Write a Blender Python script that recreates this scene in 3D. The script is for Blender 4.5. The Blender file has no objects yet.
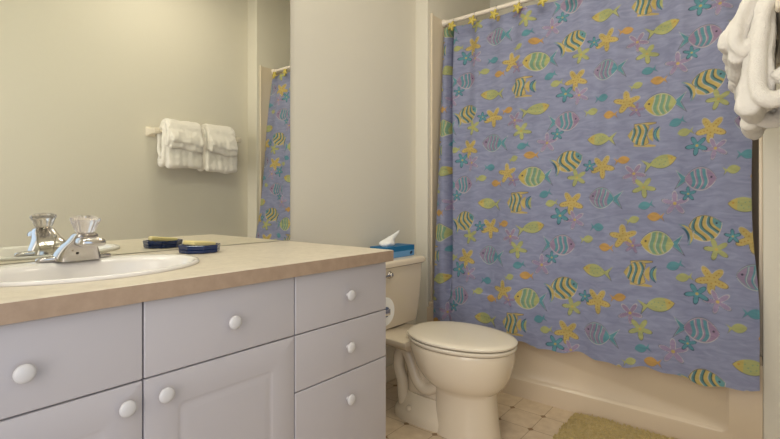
import bpy, bmesh, math, random
import numpy as np
from mathutils import Vector, Matrix, noise
random.seed(7)
SC = bpy.context.scene
COL = SC.collection
PI = math.pi

# ------------------------------------------------------------------ camera
cam = bpy.data.cameras.new('camera')
cam.sensor_width = 36.0
cam.lens = 460.1 / 780 * 36.0
cam.shift_y = -(219.5 - 200.1) / 780
cam.clip_start = 0.02
camo = bpy.data.objects.new('camera', cam)
COL.objects.link(camo)
camo.location = (1.607, 0.0, 1.0)
camo.rotation_euler = (PI / 2, 0, math.radians(38.9165))
SC.camera = camo

# ------------------------------------------------------------------ world, lights, exposure
w = bpy.data.worlds.new('world'); SC.world = w
w.use_nodes = True
w.node_tree.nodes['Background'].inputs[0].default_value = (0.75, 0.83, 1.0, 1)
w.node_tree.nodes['Background'].inputs[1].default_value = 0.5

def light(name, kind, loc, energy, color, size=0.1, size_y=None, target=None):
    l = bpy.data.lights.new(name, kind)
    l.energy = energy; l.color = color
    if kind == 'AREA':
        l.shape = 'RECTANGLE'; l.size = size; l.size_y = size_y or size
    else:
        l.shadow_soft_size = size
    o = bpy.data.objects.new(name, l); COL.objects.link(o); o.location = loc
    if target is not None:
        o.rotation_euler = (Vector(target) - Vector(loc)).to_track_quat('-Z', 'Y').to_euler()
    return o

for yy in (0.14, 0.44, 0.74):                                   # the bulbs of the bar above the mirror
    light('vanity_bulb', 'POINT', (0.15, yy, 2.10), 4.6, (1.0, 1.0, 0.86), 0.06)
light('ceiling_fill', 'AREA', (1.05, 1.5, 2.74), 9.0, (1.0, 0.90, 0.73), 0.35, 0.35, (1.05, 1.5, 0))  # added overhead fill to brighten the far end, no fixture there
hl = light('hall_fill', 'AREA', (1.2, -0.44, 1.2), 8.6, (1.0, 0.93, 0.85), 0.78, 1.6, (1.0, 2.2, 0.7))  # added warm fill behind the camera, aimed at the tub
hl.data.spread = math.radians(120)
light('doorway_fill', 'AREA', (1.80, 0.02, 1.15), 4.2, (0.58, 0.77, 1.0), 0.72, 1.6, (0.2, 0.9, 0.95))  # added cool fill, unseen beside the camera, for the cabinet fronts

SC.view_settings.view_transform = 'Standard'
SC.view_settings.look = 'None'
SC.view_settings.gamma = 1.0
SC.view_settings.use_curve_mapping = False
SC.view_settings.exposure = 0.0

# ------------------------------------------------------------------ helpers
def srgb(r, g, b):
    f = lambda c: (c / 255) / 12.92 if c / 255 <= 0.04045 else ((c / 255 + 0.055) / 1.055) ** 2.4
    return (f(r), f(g), f(b), 1.0)

def mat(name, color, rough=0.5, metal=0.0, bump=None, vary=None, **kw):
    """bump=(scale, strength, distance)  vary=(scale, amount) : soft colour mottling of the material itself"""
    m = bpy.data.materials.new(name); m.use_nodes = True
    nt = m.node_tree; b = nt.nodes['Principled BSDF']
    b.inputs['Base Color'].default_value = color
    b.inputs['Roughness'].default_value = rough
    b.inputs['Metallic'].default_value = metal
    for k, v in kw.items():
        b.inputs[k.replace('_', ' ')].default_value = v
    tc = nt.nodes.new('ShaderNodeTexCoord')
    if vary:
        n = nt.nodes.new('ShaderNodeTexNoise'); n.inputs['Scale'].default_value = vary[0]; n.inputs['Detail'].default_value = 6
        n.inputs['Roughness'].default_value = 0.65
        nt.links.new(tc.outputs['Object'], n.inputs['Vector'])
        r = nt.nodes.new('ShaderNodeValToRGB')
        a = vary[1]
        r.color_ramp.elements[0].position = 0.3; r.color_ramp.elements[1].position = 0.7
        r.color_ramp.elements[0].color = (color[0] * (1 - a), color[1] * (1 - a * 1.15), color[2] * (1 - a * 1.3), 1)
        r.color_ramp.elements[1].color = (min(1, color[0] * (1 + a)), min(1, color[1] * (1 + a)), min(1, color[2] * (1 + a)), 1)
        nt.links.new(n.outputs['Fac'], r.inputs['Fac']); nt.links.new(r.outputs['Color'], b.inputs['Base Color'])
    if bump:
        n = nt.nodes.new('ShaderNodeTexNoise'); n.inputs['Scale'].default_value = bump[0]; n.inputs['Detail'].default_value = 3
        nt.links.new(tc.outputs['Object'], n.inputs['Vector'])
        bp = nt.nodes.new('ShaderNodeBump'); bp.inputs['Strength'].default_value = bump[1]; bp.inputs['Distance'].default_value = bump[2]
        nt.links.new(n.outputs['Fac'], bp.inputs['Height']); nt.links.new(bp.outputs['Normal'], b.inputs['Normal'])
    return m

def wloc(o):
    v = Vector((0, 0, 0))
    while o is not None:
        v = v + o.location; o = o.parent
    return v

def obj(name, bm, m, parent=None, smooth=35, fixn=True):
    """turns a bmesh in world coordinates into ONE mesh object (under parent when given)"""
    if fixn:
        bmesh.ops.recalc_face_normals(bm, faces=bm.faces)
    if parent is not None:
        bm.transform(Matrix.Translation(-wloc(parent)))
    me = bpy.data.meshes.new(name); bm.to_mesh(me); bm.free()
    for mm in (m if isinstance(m, (list, tuple)) else [m]):
        me.materials.append(mm)
    if smooth:
        me.polygons.foreach_set('use_smooth', [True] * len(me.polygons))
        me.set_sharp_from_angle(angle=math.radians(smooth))
    o = bpy.data.objects.new(name, me); COL.objects.link(o)
    if parent is not None:
        o.parent = parent
    return o

def tag(o, label, cat, group=None):
    o['label'] = label; o['category'] = cat
    if group: o['group'] = group
    return o

def thing(name, label, cat, loc, group=None):
    o = bpy.data.objects.new(name, None); COL.objects.link(o)
    o.location = loc; o.empty_display_size = 0.05
    return tag(o, label, cat, group)

def struct(name, bm, m, smooth=35):
    o = obj(name, bm, m, None, smooth); o['kind'] = 'structure'; return o

def copy_tree(o, parent=None):
    c = o.copy(); COL.objects.link(c); c.parent = parent
    for ch in list(o.children):
        copy_tree(ch, c)
    return c

def NB(): return bmesh.new()

def box(bm, lo, hi, bevel=0.0, seg=2, rot=None):
    lo, hi = Vector(lo), Vector(hi)
    M = Matrix.Translation((lo + hi) / 2)
    if rot is not None: M = M @ rot
    S = hi - lo
    r = bmesh.ops.create_cube(bm, size=1.0, matrix=M @ Matrix.Diagonal((S.x, S.y, S.z, 1)))
    if bevel > 0:
        es = list({e for v in r['verts'] for e in v.link_edges})
        bmesh.ops.bevel(bm, geom=es, offset=bevel, segments=seg, profile=0.6, affect='EDGES')

def loft(bm, rings, cap=True, closed=True):
    vs = [[bm.verts.new(p) for p in r] for r in rings]
    n = len(vs[0])
    for a, b in zip(vs[:-1], vs[1:]):
        for i in range(n if closed else n - 1):
            j = (i + 1) % n
            try: bm.faces.new((a[i], a[j], b[j], b[i]))
            except ValueError: pass
    if cap:
        bm.faces.new(vs[0][::-1]); bm.faces.new(vs[-1])
    return vs

def lathe(bm, prof, origin, axis='Z', n=32, flute=None, rot=None):
    rings = []
    for r, h in prof:
        ring = []
        for i in range(n):
            a = 2 * PI * i / n
            rr = r * (1 + (flute[1] * math.cos(flute[0] * a) if flute else 0))
            p = Vector((rr * math.cos(a), rr * math.sin(a), h))
            if axis == 'X': p = Vector((p.z, p.x, p.y))
            elif axis == 'Y': p = Vector((p.x, p.z, p.y))
            if rot is not None: p = rot @ p
            ring.append(Vector(origin) + p)
        rings.append(ring)
    loft(bm, rings, cap=True)

def tube(bm, pts, r, n=12, cap=True):
    pts = [Vector(p) for p in pts]
    rs = r if isinstance(r, (list, tuple)) else [r] * len(pts)
    rings = []; up = None
    for i, p in enumerate(pts):
        t = (pts[min(i + 1, len(pts) - 1)] - pts[max(i - 1, 0)]).normalized()
        if up is None:
            up = t.orthogonal().normalized()
        up = (up - t * up.dot(t)).normalized()
        s = t.cross(up)
        rings.append([p + (up * math.cos(2 * PI * k / n) + s * math.sin(2 * PI * k / n)) * rs[i] for k in range(n)])
    loft(bm, rings, cap=cap)

def spline(pts, n=8):
    P = [Vector(p) for p in pts]; out = []
    for i in range(len(P) - 1):
        p0, p1, p2, p3 = P[max(i - 1, 0)], P[i], P[i + 1], P[min(i + 2, len(P) - 1)]
        for k in range(n):
            t = k / n
            out.append(0.5 * ((2 * p1) + (p2 - p0) * t + (2 * p0 - 5 * p1 + 4 * p2 - p3) * t * t + (3 * p1 - p0 - 3 * p2 + p3) * t ** 3))
    out.append(P[-1]); return out

# ------------------------------------------------------------------ materials
M = {}
M['wall'] = mat('wall_paint', srgb(221, 216, 203), 0.55, bump=(90, 0.12, 0.004))
M['ceiling'] = mat('ceiling_paint', srgb(228, 222, 208), 0.8, bump=(120, 0.2, 0.004))
M['trim'] = mat('trim_paint', srgb(226, 217, 198), 0.4)
M['surround'] = mat('surround_acrylic', srgb(222, 208, 186), 0.3)
M['tub'] = mat('tub_enamel', srgb(218, 200, 176), 0.22)
M['cabinet'] = mat('cabinet_thermofoil', srgb(186, 181, 184), 0.38)
M['gap'] = mat('cabinet_frame', srgb(150, 140, 132), 0.6)
M['knob'] = mat('white_knob', srgb(206, 203, 203), 0.25)
M['counter'] = mat('counter_laminate', srgb(216, 205, 186), 0.38, vary=(38, 0.09))
M['edge_shade'] = mat('laminate_edge_shaded', srgb(164, 141, 120), 0.5, vary=(30, 0.10))  # the same laminate, darkened to put the edge's shade into its colour
M['sink'] = mat('sink_china', srgb(236, 231, 226), 0.12)
M['chrome'] = mat('chrome', (0.56, 0.53, 0.51, 1), 0.16, 1.0)
M['acrylic'] = mat('clear_acrylic', (0.96, 0.90, 0.87, 1), 0.16, 0.0, Transmission_Weight=0.78, IOR=1.45)
M['mirror'] = mat('mirror_glass', (0.90, 0.91, 0.86, 1), 0.0, 1.0)
M['mirror_edge'] = mat('mirror_edge', srgb(120, 130, 120), 0.2, 0.6)
M['china'] = mat('toilet_china', srgb(226, 212, 190), 0.13)
M['seat'] = mat('toilet_seat_plastic', srgb(232, 222, 204), 0.22)
M['rod'] = mat('white_rod', srgb(238, 228, 216), 0.3)
M['hook'] = mat('yellow_hook', srgb(196, 180, 88), 0.5, vary=(60, 0.2))
M['hookring'] = mat('hook_ring_metal', (0.6, 0.58, 0.55, 1), 0.3, 1.0)
M['terry'] = mat('white_terry', srgb(248, 243, 236), 0.95, bump=(420, 0.9, 0.004), Sheen_Weight=0.25)
M['ceramic'] = mat('cream_ceramic', srgb(236, 226, 208), 0.25)
M['soapdish'] = mat('navy_dish', srgb(16, 40, 88), 0.15)
M['soap'] = mat('yellow_soap', srgb(232, 214, 150), 0.5, vary=(25, 0.05))
M['paper'] = mat('white_paper', srgb(240, 238, 234), 0.9, bump=(150, 0.2, 0.002))
M['core'] = mat('grey_blue_core', srgb(92, 104, 128), 0.6)
M['box_dark'] = mat('box_blue', srgb(12, 108, 160), 0.5)
M['box_light'] = mat('box_pale_blue', srgb(104, 158, 208), 0.5)
M['box_mark'] = mat('box_mark_ink', srgb(12, 40, 76), 0.5)
M['tissue'] = mat('tissue_paper', srgb(244, 243, 242), 0.9)
M['dark'] = mat('dark_metal', srgb(40, 38, 36), 0.4, 0.5)
M['rug'] = mat('rug_pile', srgb(204, 182, 122), 0.95, bump=(260, 1.0, 0.008), vary=(50, 0.14), Sheen_Weight=0.2)

# floor: vinyl squares with small diamonds where the corners meet
def floor_mat():
    m = bpy.data.materials.new('vinyl_tiles'); m.use_nodes = True
    nt = m.node_tree; N = nt.nodes; L = nt.links; b = N['Principled BSDF']
    b.inputs['Roughness'].default_value = 0.33
    tc = N.new('ShaderNodeTexCoord'); sp = N.new('ShaderNodeSeparateXYZ'); L.new(tc.outputs['Object'], sp.inputs[0])
    def mth(op, a, c=None):
        n = N.new('ShaderNodeMath'); n.operation = op
        for i, v in enumerate((a, c)):
            if v is None: continue
            if isinstance(v, (int, float)): n.inputs[i].default_value = v
            else: L.new(v, n.inputs[i])
        return n.outputs[0]
    T = 0.1505
    def dist(s, o):
        f = mth('FRACT', mth('ADD', mth('DIVIDE', mth('SUBTRACT', s, o), T), 0.5 + 100))
        return mth('MULTIPLY', mth('ABSOLUTE', mth('SUBTRACT', f, 0.5)), T)
    dx = dist(sp.outputs[0], 0.672); dy = dist(sp.outputs[1], 2.099)
    dia = mth('LESS_THAN', mth('ADD', dx, dy), 0.0155)
    gr = mth('LESS_THAN', mth('MINIMUM', dx, dy), 0.0013)
    n = N.new('ShaderNodeTexNoise'); n.inputs['Scale'].default_value = 22; n.inputs['Detail'].default_value = 5
    L.new(tc.outputs['Object'], n.inputs['Vector'])
    r = N.new('ShaderNodeValToRGB'); L.new(n.outputs['Fac'], r.inputs['Fac'])
    r.color_ramp.elements[0].position = 0.3; r.color_ramp.elements[1].position = 0.7
    r.color_ramp.elements[0].color = srgb(205, 184, 156); r.color_ramp.elements[1].color = srgb(222, 203, 176)
    def mix(f, a, col):
        x = N.new('ShaderNodeMix'); x.data_type = 'RGBA'
        L.new(f, x.inputs['Factor']); L.new(a, x.inputs['A']); x.inputs['B'].default_value = col
        return x.outputs['Result']
    c = mix(gr, r.outputs['Color'], srgb(160, 134, 102))
    c = mix(dia, c, srgb(142, 112, 76))
    L.new(c, b.inputs['Base Color'])
    return m
M['floor'] = floor_mat()

# ------------------------------------------------------------------ the room
XR, YF, YS, YB, ZC = 1.736, -0.45, 2.235, 3.03, 2.78
XAL, XAR = 0.085, 1.611
bm = NB(); box(bm, (-0.1, YF - 0.1, -0.05), (1.85, 3.13, 0)); struct('floor', bm, M['floor'], 0)
bm = NB(); box(bm, (-0.1, YF - 0.1, ZC), (1.85, 3.13, ZC + 0.05)); struct('ceiling', bm, M['ceiling'], 0)
bm = NB(); box(bm, (-0.1, YF - 0.1, 0), (0, YS, ZC)); struct('wall_left', bm, M['wall'], 0)
bm = NB()                                                       # right wall, with an opening added beside the camera for the cool fill
box(bm, (XR, YF - 0.1, 0), (XR + 0.1, -0.36, ZC)); box(bm, (XR, 0.42, 0), (XR + 0.1, YS, ZC)); box(bm, (XR, -0.36, 2.04), (XR + 0.1, 0.42, ZC))
struct('wall_right', bm, M['wall'], 0)
bm = NB(); box(bm, (-0.1, YS, 0), (XAL, 3.13, ZC), 0.006, 3); struct('wall_alcove_left', bm, M['wall'])
bm = NB(); box(bm, (XAR, YS, 0), (XR + 0.1, 3.13, ZC), 0.006, 3); struct('wall_alcove_right', bm, M['wall'])
bm = NB(); box(bm, (XAL, YB, 0), (XAR, 3.13, ZC)); struct('wall_back', bm, M['wall'], 0)
bm = NB()                                                       # wall behind the camera, with an open doorway
box(bm, (0, YF - 0.1, 0), (0.82, YF, ZC)); box(bm, (1.62, YF - 0.1, 0), (XR, YF, ZC)); box(bm, (0.82, YF - 0.1, 2.04), (1.62, YF, ZC))
struct('wall_front', bm, M['wall'], 0)
# acrylic surround panels on the ends of the tub alcove, with a rounded raised edge
for nm, x0, x1, xe in (('trim_1', XAL, XAL + 0.006, XAL + 0.012), ('trim_2', XAR - 0.006, XAR, XAR - 0.012)):
    bm = NB()
    box(bm, (x0, YS + 0.035, 0.40), (x1, YB, 2.10), 0.002, 1)
    box(bm, (min(x0, xe), YS + 0.03, 0.40), (max(x1, xe), YS + 0.045, 2.105), 0.004, 3)
    struct(nm, bm, M['surround'])
bm = NB(); box(bm, (XAL, YB - 0.006, 0.40), (XAR, YB, 2.10), 0.002, 1); struct('trim_3', bm, M['surround'])
bm = NB(); box(bm, (0, 1.262, 0), (0.013, YS, 0.085), 0.004, 2); struct('baseboard_left', bm, M['trim'])
bm = NB(); box(bm, (XR - 0.013, 0.42, 0), (XR, YS, 0.085), 0.004, 2); struct('baseboard_right', bm, M['trim'])

# ------------------------------------------------------------------ bathtub
tub = thing('bathtub', 'almond bathtub with a panelled apron behind the fish print curtain', 'bathtub', ((XAL + XAR) / 2, (YS + YB) / 2, 0))
def rrect(x0, x1, y0, y1, r, z, n=6):
    pts = []
    for cx, cy, a0 in ((x1 - r, y1 - r, 0), (x0 + r, y1 - r, 90), (x0 + r, y0 + r, 180), (x1 - r, y0 + r, 270)):
        for k in range(n + 1):
            a = math.radians(a0 + 90 * k / n); pts.append(Vector((cx + r * math.cos(a), cy + r * math.sin(a), z)))
    return pts
ZT = 0.405
x0, x1, y0, y1 = XAL + 0.0004, XAR - 0.0004, YS + 0.004, YB - 0.008
bm = NB()
loft(bm, [rrect(x0, x1, y0 + 0.004, y1, 0.004, 0.0), rrect(x0, x1, y0 + 0.004, y1, 0.004, ZT - 0.02), rrect(x0, x1, y0 + 0.001, y1, 0.006, ZT - 0.012), rrect(x0 + 0.003, x1 - 0.003, y0 + 0.006, y1 - 0.003, 0.008, ZT),
          rrect(x0 + 0.06, x1 - 0.06, y0 + 0.07, y1 - 0.05, 0.10, ZT), rrect(x0 + 0.075, x1 - 0.075, y0 + 0.085, y1 - 0.065, 0.10, ZT - 0.02),
          rrect(x0 + 0.12, x1 - 0.14, y0 + 0.12, y1 - 0.10, 0.12, 0.12), rrect(x0 + 0.2, x1 - 0.22, y0 + 0.18, y1 - 0.16, 0.10, 0.07)])
obj('basin', bm, M['tub'], tub, 50)
# apron: flat panel framed by a raised base and a raised end, rounded inside corners
bm = NB()
fo, fi = YS - 0.006, YS + 0.006
out = [Vector((x0, fo, 0.0)), Vector((x1, fo, 0.0)), Vector((x1, fo, ZT - 0.03)), Vector((x0, fo, ZT - 0.03))]
def hole(dx, y):
    p = [Vector((q.x, y, q.y)) for q in rrect(x0 + 0.10 + dx, x1 - 0.10 - dx, 0.086 + dx, ZT - 0.07 - dx, 0.03, 0)]
    return p
outer = []
h1 = hole(0, fo)
cxh, czh = (x0 + x1) / 2, 0.2
for q in h1:
    dx, dz = q.x - cxh, q.z - czh
    # nearest point on the outer rectangle by pushing the corners out
    ax = x1 if dx > 0 else x0
    az = ZT - 0.03 if dz > 0 else 0.0
    outer.append(Vector((ax, fo, az)))
rings = [h1, hole(0.004, fo + 0.001), hole(0.010, fi), ]
vs = loft(bm, rings, cap=False)
bm.faces.new(vs[-1])
ov = {}
def gv(p):
    k = (round(p.x, 4), round(p.z, 4))
    if k not in ov: ov[k] = bm.verts.new(p)
    return ov[k]
n = len(h1)
for i in range(n):
    j = (i + 1) % n
    a, b = gv(outer[i]), gv(outer[j])
    if a is b: bm.faces.new((vs[0][i], vs[0][j], a))
    else: bm.faces.new((vs[0][i], vs[0][j], b, a))
for a, b in ((0, 1), (1, 2), (2, 3), (3, 0)):
    A, B = out[a], out[b]
    q = [bm.verts.new(p) for p in (A, B, B + Vector((0, 0.03, 0)), A + Vector((0, 0.03, 0)))]
    bm.faces.new(q)
bmesh.ops.remove_doubles(bm, verts=bm.verts, dist=1e-5)
obj('apron', bm, M['tub'], tub, 60)

# ------------------------------------------------------------------ vanity cabinet
XF, XB = 0.582, 0.564
van = thing('vanity_cabinet', 'white vanity cabinet with drawers and panelled doors under the beige countertop', 'cabinet', (0.30, 0.4365, 0))
Y0c, Y1c = -0.382, 1.255
bm = NB()
box(bm, (0.002, Y0c, 0.09), (0.02, Y1c, 0.785))                 # back
box(bm, (0.02, Y1c - 0.016, 0.09), (XB, Y1c, 0.785)); box(bm, (0.02, Y0c, 0.09), (XB, Y0c + 0.016, 0.785))
box(bm, (0.02, Y0c + 0.016, 0.09), (XB, Y1c - 0.016, 0.106))    # bottom
obj('carcass', bm, M['cabinet'], van, 0)
bm = NB(); box(bm, (XB - 0.018, Y0c + 0.016, 0.106), (XB - 0.001, Y1c - 0.016, 0.785)); obj('face_frame', bm, M['gap'], van, 0)
bm = NB(); box(bm, (0.05, Y0c + 0.01, 0), (0.50, Y1c - 0.002, 0.09)); obj('toe_kick', bm, M['cabinet'], van, 0)

def knob(y, z, parent):
    y -= 0.006; z += 0.0025
    bm = NB()
    lathe(bm, [(0.0001, 0.0), (0.0065, 0.0), (0.006, 0.008), (0.008, 0.011), (0.0152, 0.0125), (0.0172, 0.0155), (0.0165, 0.0188), (0.0125, 0.0213), (0.006, 0.0225), (0.0001, 0.0228)], (XF, y, z), 'X', 28)
    obj('knob', bm, M['knob'], parent, 60)
def front(name, ya, yb, za, zb, ky, kz):
    bm = NB(); box(bm, (XB, ya, za), (XF, yb, zb), 0.0028, 3)
    o = obj(name, bm, M['cabinet'], van, 40)
    knob(ky, kz, o); return o
g = 0.0017
def door(ya, yb, za, zb, ky, kz):
    """flat slab with a routed raised-panel groove"""
    bm = NB()
    rings = []
    def rr(d, x, r):
        return [Vector((x, q.x, q.y)) for q in rrect(ya + d, yb - d, za + d, zb - d, r, 4)]
    rings.append(rr(0, XB, 0.002)); rings.append(rr(0, XF - 0.0028, 0.002)); rings.append(rr(0.0008, XF - 0.0008, 0.002)); rings.append(rr(0.0028, XF, 0.002))
    rings += [rr(0.072, XF, 0.012), rr(0.0735, XF - 0.0004, 0.012), rr(0.077, XF - 0.0015, 0.012), rr(0.081, XF - 0.0020, 0.012), rr(0.087, XF - 0.0016, 0.010), rr(0.096, XF - 0.0006, 0.008), rr(0.099, XF - 0.0004, 0.008)]
    loft(bm, rings)
    o = obj('door', bm, M['cabinet'], van, 25)
    knob(ky, kz, o)
rows = [(0.617 + g, 0.783), (0.4535 + g, 0.617 - g), (0.10, 0.4535 - g)]
for (za, zb), kz in zip(rows, (0.696, 0.531, 0.366)):
    front('drawer', 0.842 + g, 1.2475, za, zb, 1.062, kz)
    front('drawer', -0.3745, 0.030 - g, za, zb, -0.19, kz)
front('drawer', 0.433 + g, 0.842 - g, 0.617 + g, 0.783, 0.649, 0.696)
front('drawer', 0.030 + g, 0.433 - g, 0.617 + g, 0.783, 0.232, 0.692)
door(0.433 + g, 0.842 - g, 0.10, 0.617 - g, 0.481, 0.572)
door(0.030 + g, 0.433 - g, 0.10, 0.617 - g, 0.402, 0.570)

# ------------------------------------------------------------------ countertop with the hole for the basin
SX, SY, SA, SB = 0.285, 0.43, 0.207, 0.268
ZK = 0.825
ct = thing('countertop', 'long beige speckled laminate countertop running along the mirror', 'countertop', (0.30, 0.425, ZK - 0.038))
bm = NB()
cy0, cy1, cx0, cx1 = YF + 0.003, 1.264, 0.002, 0.601
NN = 72
angs = sorted(set([2 * PI * k / NN for k in range(NN)] + [math.atan2(y - SY, x - SX) % (2 * PI) for x in (cx0, cx1) for y in (cy0, cy1)]))
def rectpt(a):
    dx, dy = math.cos(a), math.sin(a); ts = []
    if dx > 1e-9: ts.append((cx1 - SX) / dx)
    if dx < -1e-9: ts.append((cx0 - SX) / dx)
    if dy > 1e-9: ts.append((cy1 - SY) / dy)
    if dy < -1e-9: ts.append((cy0 - SY) / dy)
    t = min(ts); return SX + dx * t, SY + dy * t
def ell(a):
    dx, dy = math.cos(a), math.sin(a); t = 0.95 / math.sqrt((dx / SA) ** 2 + (dy / SB) ** 2)
    return SX + dx * t, SY + dy * t
zb_ = ZK - 0.038
def inset(p, d):
    return (min(max(p[0], cx0 + d), cx1 - d), min(max(p[1], cy0 + d), cy1 - d))
rings = [[Vector((*ell(a), zb_)) for a in angs], [Vector((*ell(a), ZK)) for a in angs], [Vector((*inset(rectpt(a), 0.0015), ZK)) for a in angs],
         [Vector((*rectpt(a), ZK - 0.0015)) for a in angs], [Vector((*rectpt(a), zb_)) for a in angs], [Vector((*ell(a), zb_)) for a in angs]]
vs = loft(bm, rings, cap=False)
bmesh.ops.remove_doubles(bm, verts=bm.verts, dist=1e-6)
bmesh.ops.recalc_face_normals(bm, faces=bm.faces)
obj('laminate_top', bm, M['counter'], ct, 30)
bm = NB()                                                       # thin strips painted darker, for shade on the counter's own laminate edges
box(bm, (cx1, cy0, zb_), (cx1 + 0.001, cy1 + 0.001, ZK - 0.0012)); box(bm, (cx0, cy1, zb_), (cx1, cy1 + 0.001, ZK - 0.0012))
obj('edge_shade_strip', bm, M['edge_shade'], ct, 0)

# ------------------------------------------------------------------ sink
sink = thing('sink', 'white oval drop-in sink set into the beige countertop', 'sink', (SX, SY, ZK))
bm = NB(); rings = []
for s, z, dx in ((0.90, -0.012, 0), (0.995, 0.0008, 0), (1.0, 0.003, 0), (0.996, 0.007, 0), (0.985, 0.0092, 0), (0.965, 0.0095, 0.002), (0.945, 0.008, 0.010), (0.925, 0.003, 0.018), (0.90, -0.008, 0.022), (0.86, -0.03, 0.024),
                 (0.76, -0.075, 0.022), (0.60, -0.115, 0.018), (0.37, -0.135, 0.01), (0.14, -0.142, 0.0), (0.09, -0.144, 0.0)):
    k = 1.0 if s > 0.93 else 1.0 - 0.28 * min(1, (0.94 - s) / 0.07)  # the rear ledge for the faucet: bowl narrower front to back
    ring = []
    for i in range(72):
        a = 2 * PI * i / 72
        ex = SA * s * math.cos(a); ey = SB * s * math.sin(a)
        if s < 0.97:
            f = min(1, (0.97 - s) / 0.045)
            if ex < 0: ex *= 1 - 0.30 * f
            dxx = 0.0
        ring.append(Vector((SX + ex, SY + ey, ZK + z)))
    rings.append(ring)
loft(bm, rings, cap=False)
obj('bowl', bm, M['sink'], sink, 70, fixn=True)
bm = NB(); lathe(bm, [(0.0001, 0.0), (0.022, 0.0), (0.0225, 0.003), (0.018, 0.005), (0.012, 0.003), (0.0001, 0.003)], (SX, SY, ZK - 0.1435), 'Z', 28)
obj('drain', bm, M['chrome'], sink, 50)

# ------------------------------------------------------------------ faucet
FX, FY, FZ = 0.112, 0.448, ZK + 0.0085
fau = thing('faucet', 'chrome single-handle faucet with a clear knob on the rear sink ledge', 'faucet', (FX, FY, FZ))
def selring(pts_fn, n, p):
    r = []
    for k in range(n):
        a = 2 * PI * k / n; c, s = math.cos(a), math.sin(a)
        r.append(pts_fn(abs(c) ** p * (1 if c > 0 else -1), abs(s) ** p * (1 if s > 0 else -1)))
    return r
bm = NB(); rings = []                                           # long base plate with slim rounded ends
for y, hw, zt in ((-0.090, 0.004, 0.006), (-0.088, 0.009, 0.010), (-0.080, 0.013, 0.0125), (-0.062, 0.018, 0.014), (-0.03, 0.024, 0.018), (0, 0.026, 0.02), (0.03, 0.024, 0.018), (0.062, 0.018, 0.014), (0.080, 0.013, 0.0125), (0.088, 0.009, 0.010), (0.090, 0.004, 0.006)):
    rings.append(selring(lambda ex, ez: Vector((FX + hw * ex, FY + y, FZ + zt * (0.5 + 0.5 * ez))), 20, 0.6))
loft(bm, rings); obj('base_plate', bm, M['chrome'], fau, 60)
bm = NB(); rings = []                                           # hood that sweeps up and forward, broad at the foot
for z, xb, xf, hy in ((0.002, -0.030, 0.058, 0.054), (0.010, -0.029, 0.058, 0.053), (0.024, -0.024, 0.060, 0.048), (0.036, -0.014, 0.066, 0.042), (0.046, 0.000, 0.076, 0.037), (0.054, 0.018, 0.090, 0.033), (0.064, 0.036, 0.100, 0.030), (0.074, 0.052, 0.104, 0.027), (0.079, 0.060, 0.100, 0.022)):
    rings.append(selring(lambda ex, ey: Vector((FX + (xb + xf) / 2 + (xf - xb) / 2 * ex, FY + hy * ey, FZ + z)), 36, 0.5))
loft(bm, rings); body = obj('body', bm, M['chrome'], fau, 60)
bm = NB(); rings = []                                           # spout lip
for x, hw, zl, zh in ((0.060, 0.020, 0.048, 0.072), (0.085, 0.028, 0.044, 0.074), (0.120, 0.030, 0.044, 0.070), (0.140, 0.029, 0.045, 0.067), (0.146, 0.025, 0.049, 0.062)):
    rings.append(selring(lambda ey, ez: Vector((FX + x, FY + hw * ey * (1 - 0.12 * max(0, ez)), FZ + (zl + zh) / 2 + (zh - zl) / 2 * ez)), 28, 0.5))
loft(bm, rings); obj('spout', bm, M['chrome'], fau, 60)
bm = NB(); lathe(bm, [(0.0001, 0), (0.004, 0), (0.0035, 0.0015), (0.0001, 0.002)], (FX + 0.0595, FY - 0.012, FZ + 0.024), 'X', 14); obj('badge', bm, M['dark'], body, 50)
RT = Matrix.Rotation(math.radians(10), 3, 'Y')
KP = Vector((FX + 0.074, FY, FZ + 0.072))
bm = NB(); lathe(bm, [(0.0001, -0.004), (0.019, -0.004), (0.018, 0.003), (0.012, 0.007), (0.008, 0.012), (0.0001, 0.012)], KP, 'Z', 28, rot=RT); obj('collar', bm, M['chrome'], fau, 50)
kn = NB()
lathe(kn, [(0.0001, 0), (0.018, 0.0), (0.0215, 0.003), (0.0245, 0.011), (0.028, 0.021), (0.032, 0.029), (0.0335, 0.034), (0.032, 0.039), (0.024, 0.0425), (0.0001, 0.043)], KP + RT @ Vector((0, 0, 0.008)), 'Z', 80, flute=(10, 0.06), rot=RT)
ko = obj('handle_knob', kn, M['acrylic'], fau, 25)
bm = NB(); lathe(bm, [(0.0001, 0), (0.012, 0.0), (0.011, 0.003), (0.0001, 0.0035)], KP + RT @ Vector((0, 0, 0.050)), 'Z', 20, rot=RT); obj('cap', bm, M['chrome'], ko, 50)
bm = NB(); tube(bm, [(FX - 0.024, FY, FZ + 0.01), (FX - 0.036, FY, FZ + 0.052)], 0.0025, 8); lathe(bm, [(0.0001, 0), (0.004, 0), (0.005, 0.004), (0.004, 0.008), (0.0001, 0.009)], (FX - 0.036, FY, FZ + 0.052), 'Z', 12); obj('lift_rod', bm, M['chrome'], fau, 50)

# ------------------------------------------------------------------ mirror
mi = thing('wall_mirror', 'large frameless wall mirror standing along the back of the countertop', 'mirror', (0.003, 0.42, ZK + 0.002))
bm = NB(); box(bm, (0.0015, YF + 0.01, ZK + 0.002), (0.0065, 1.288, 1.98)); obj('backing', bm, M['mirror_edge'], mi, 0)
bm = NB(); box(bm, (0.0065, YF + 0.01, ZK + 0.002), (0.0075, 1.288, 1.98)); obj('glass', bm, M['mirror'], mi, 0)

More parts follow.
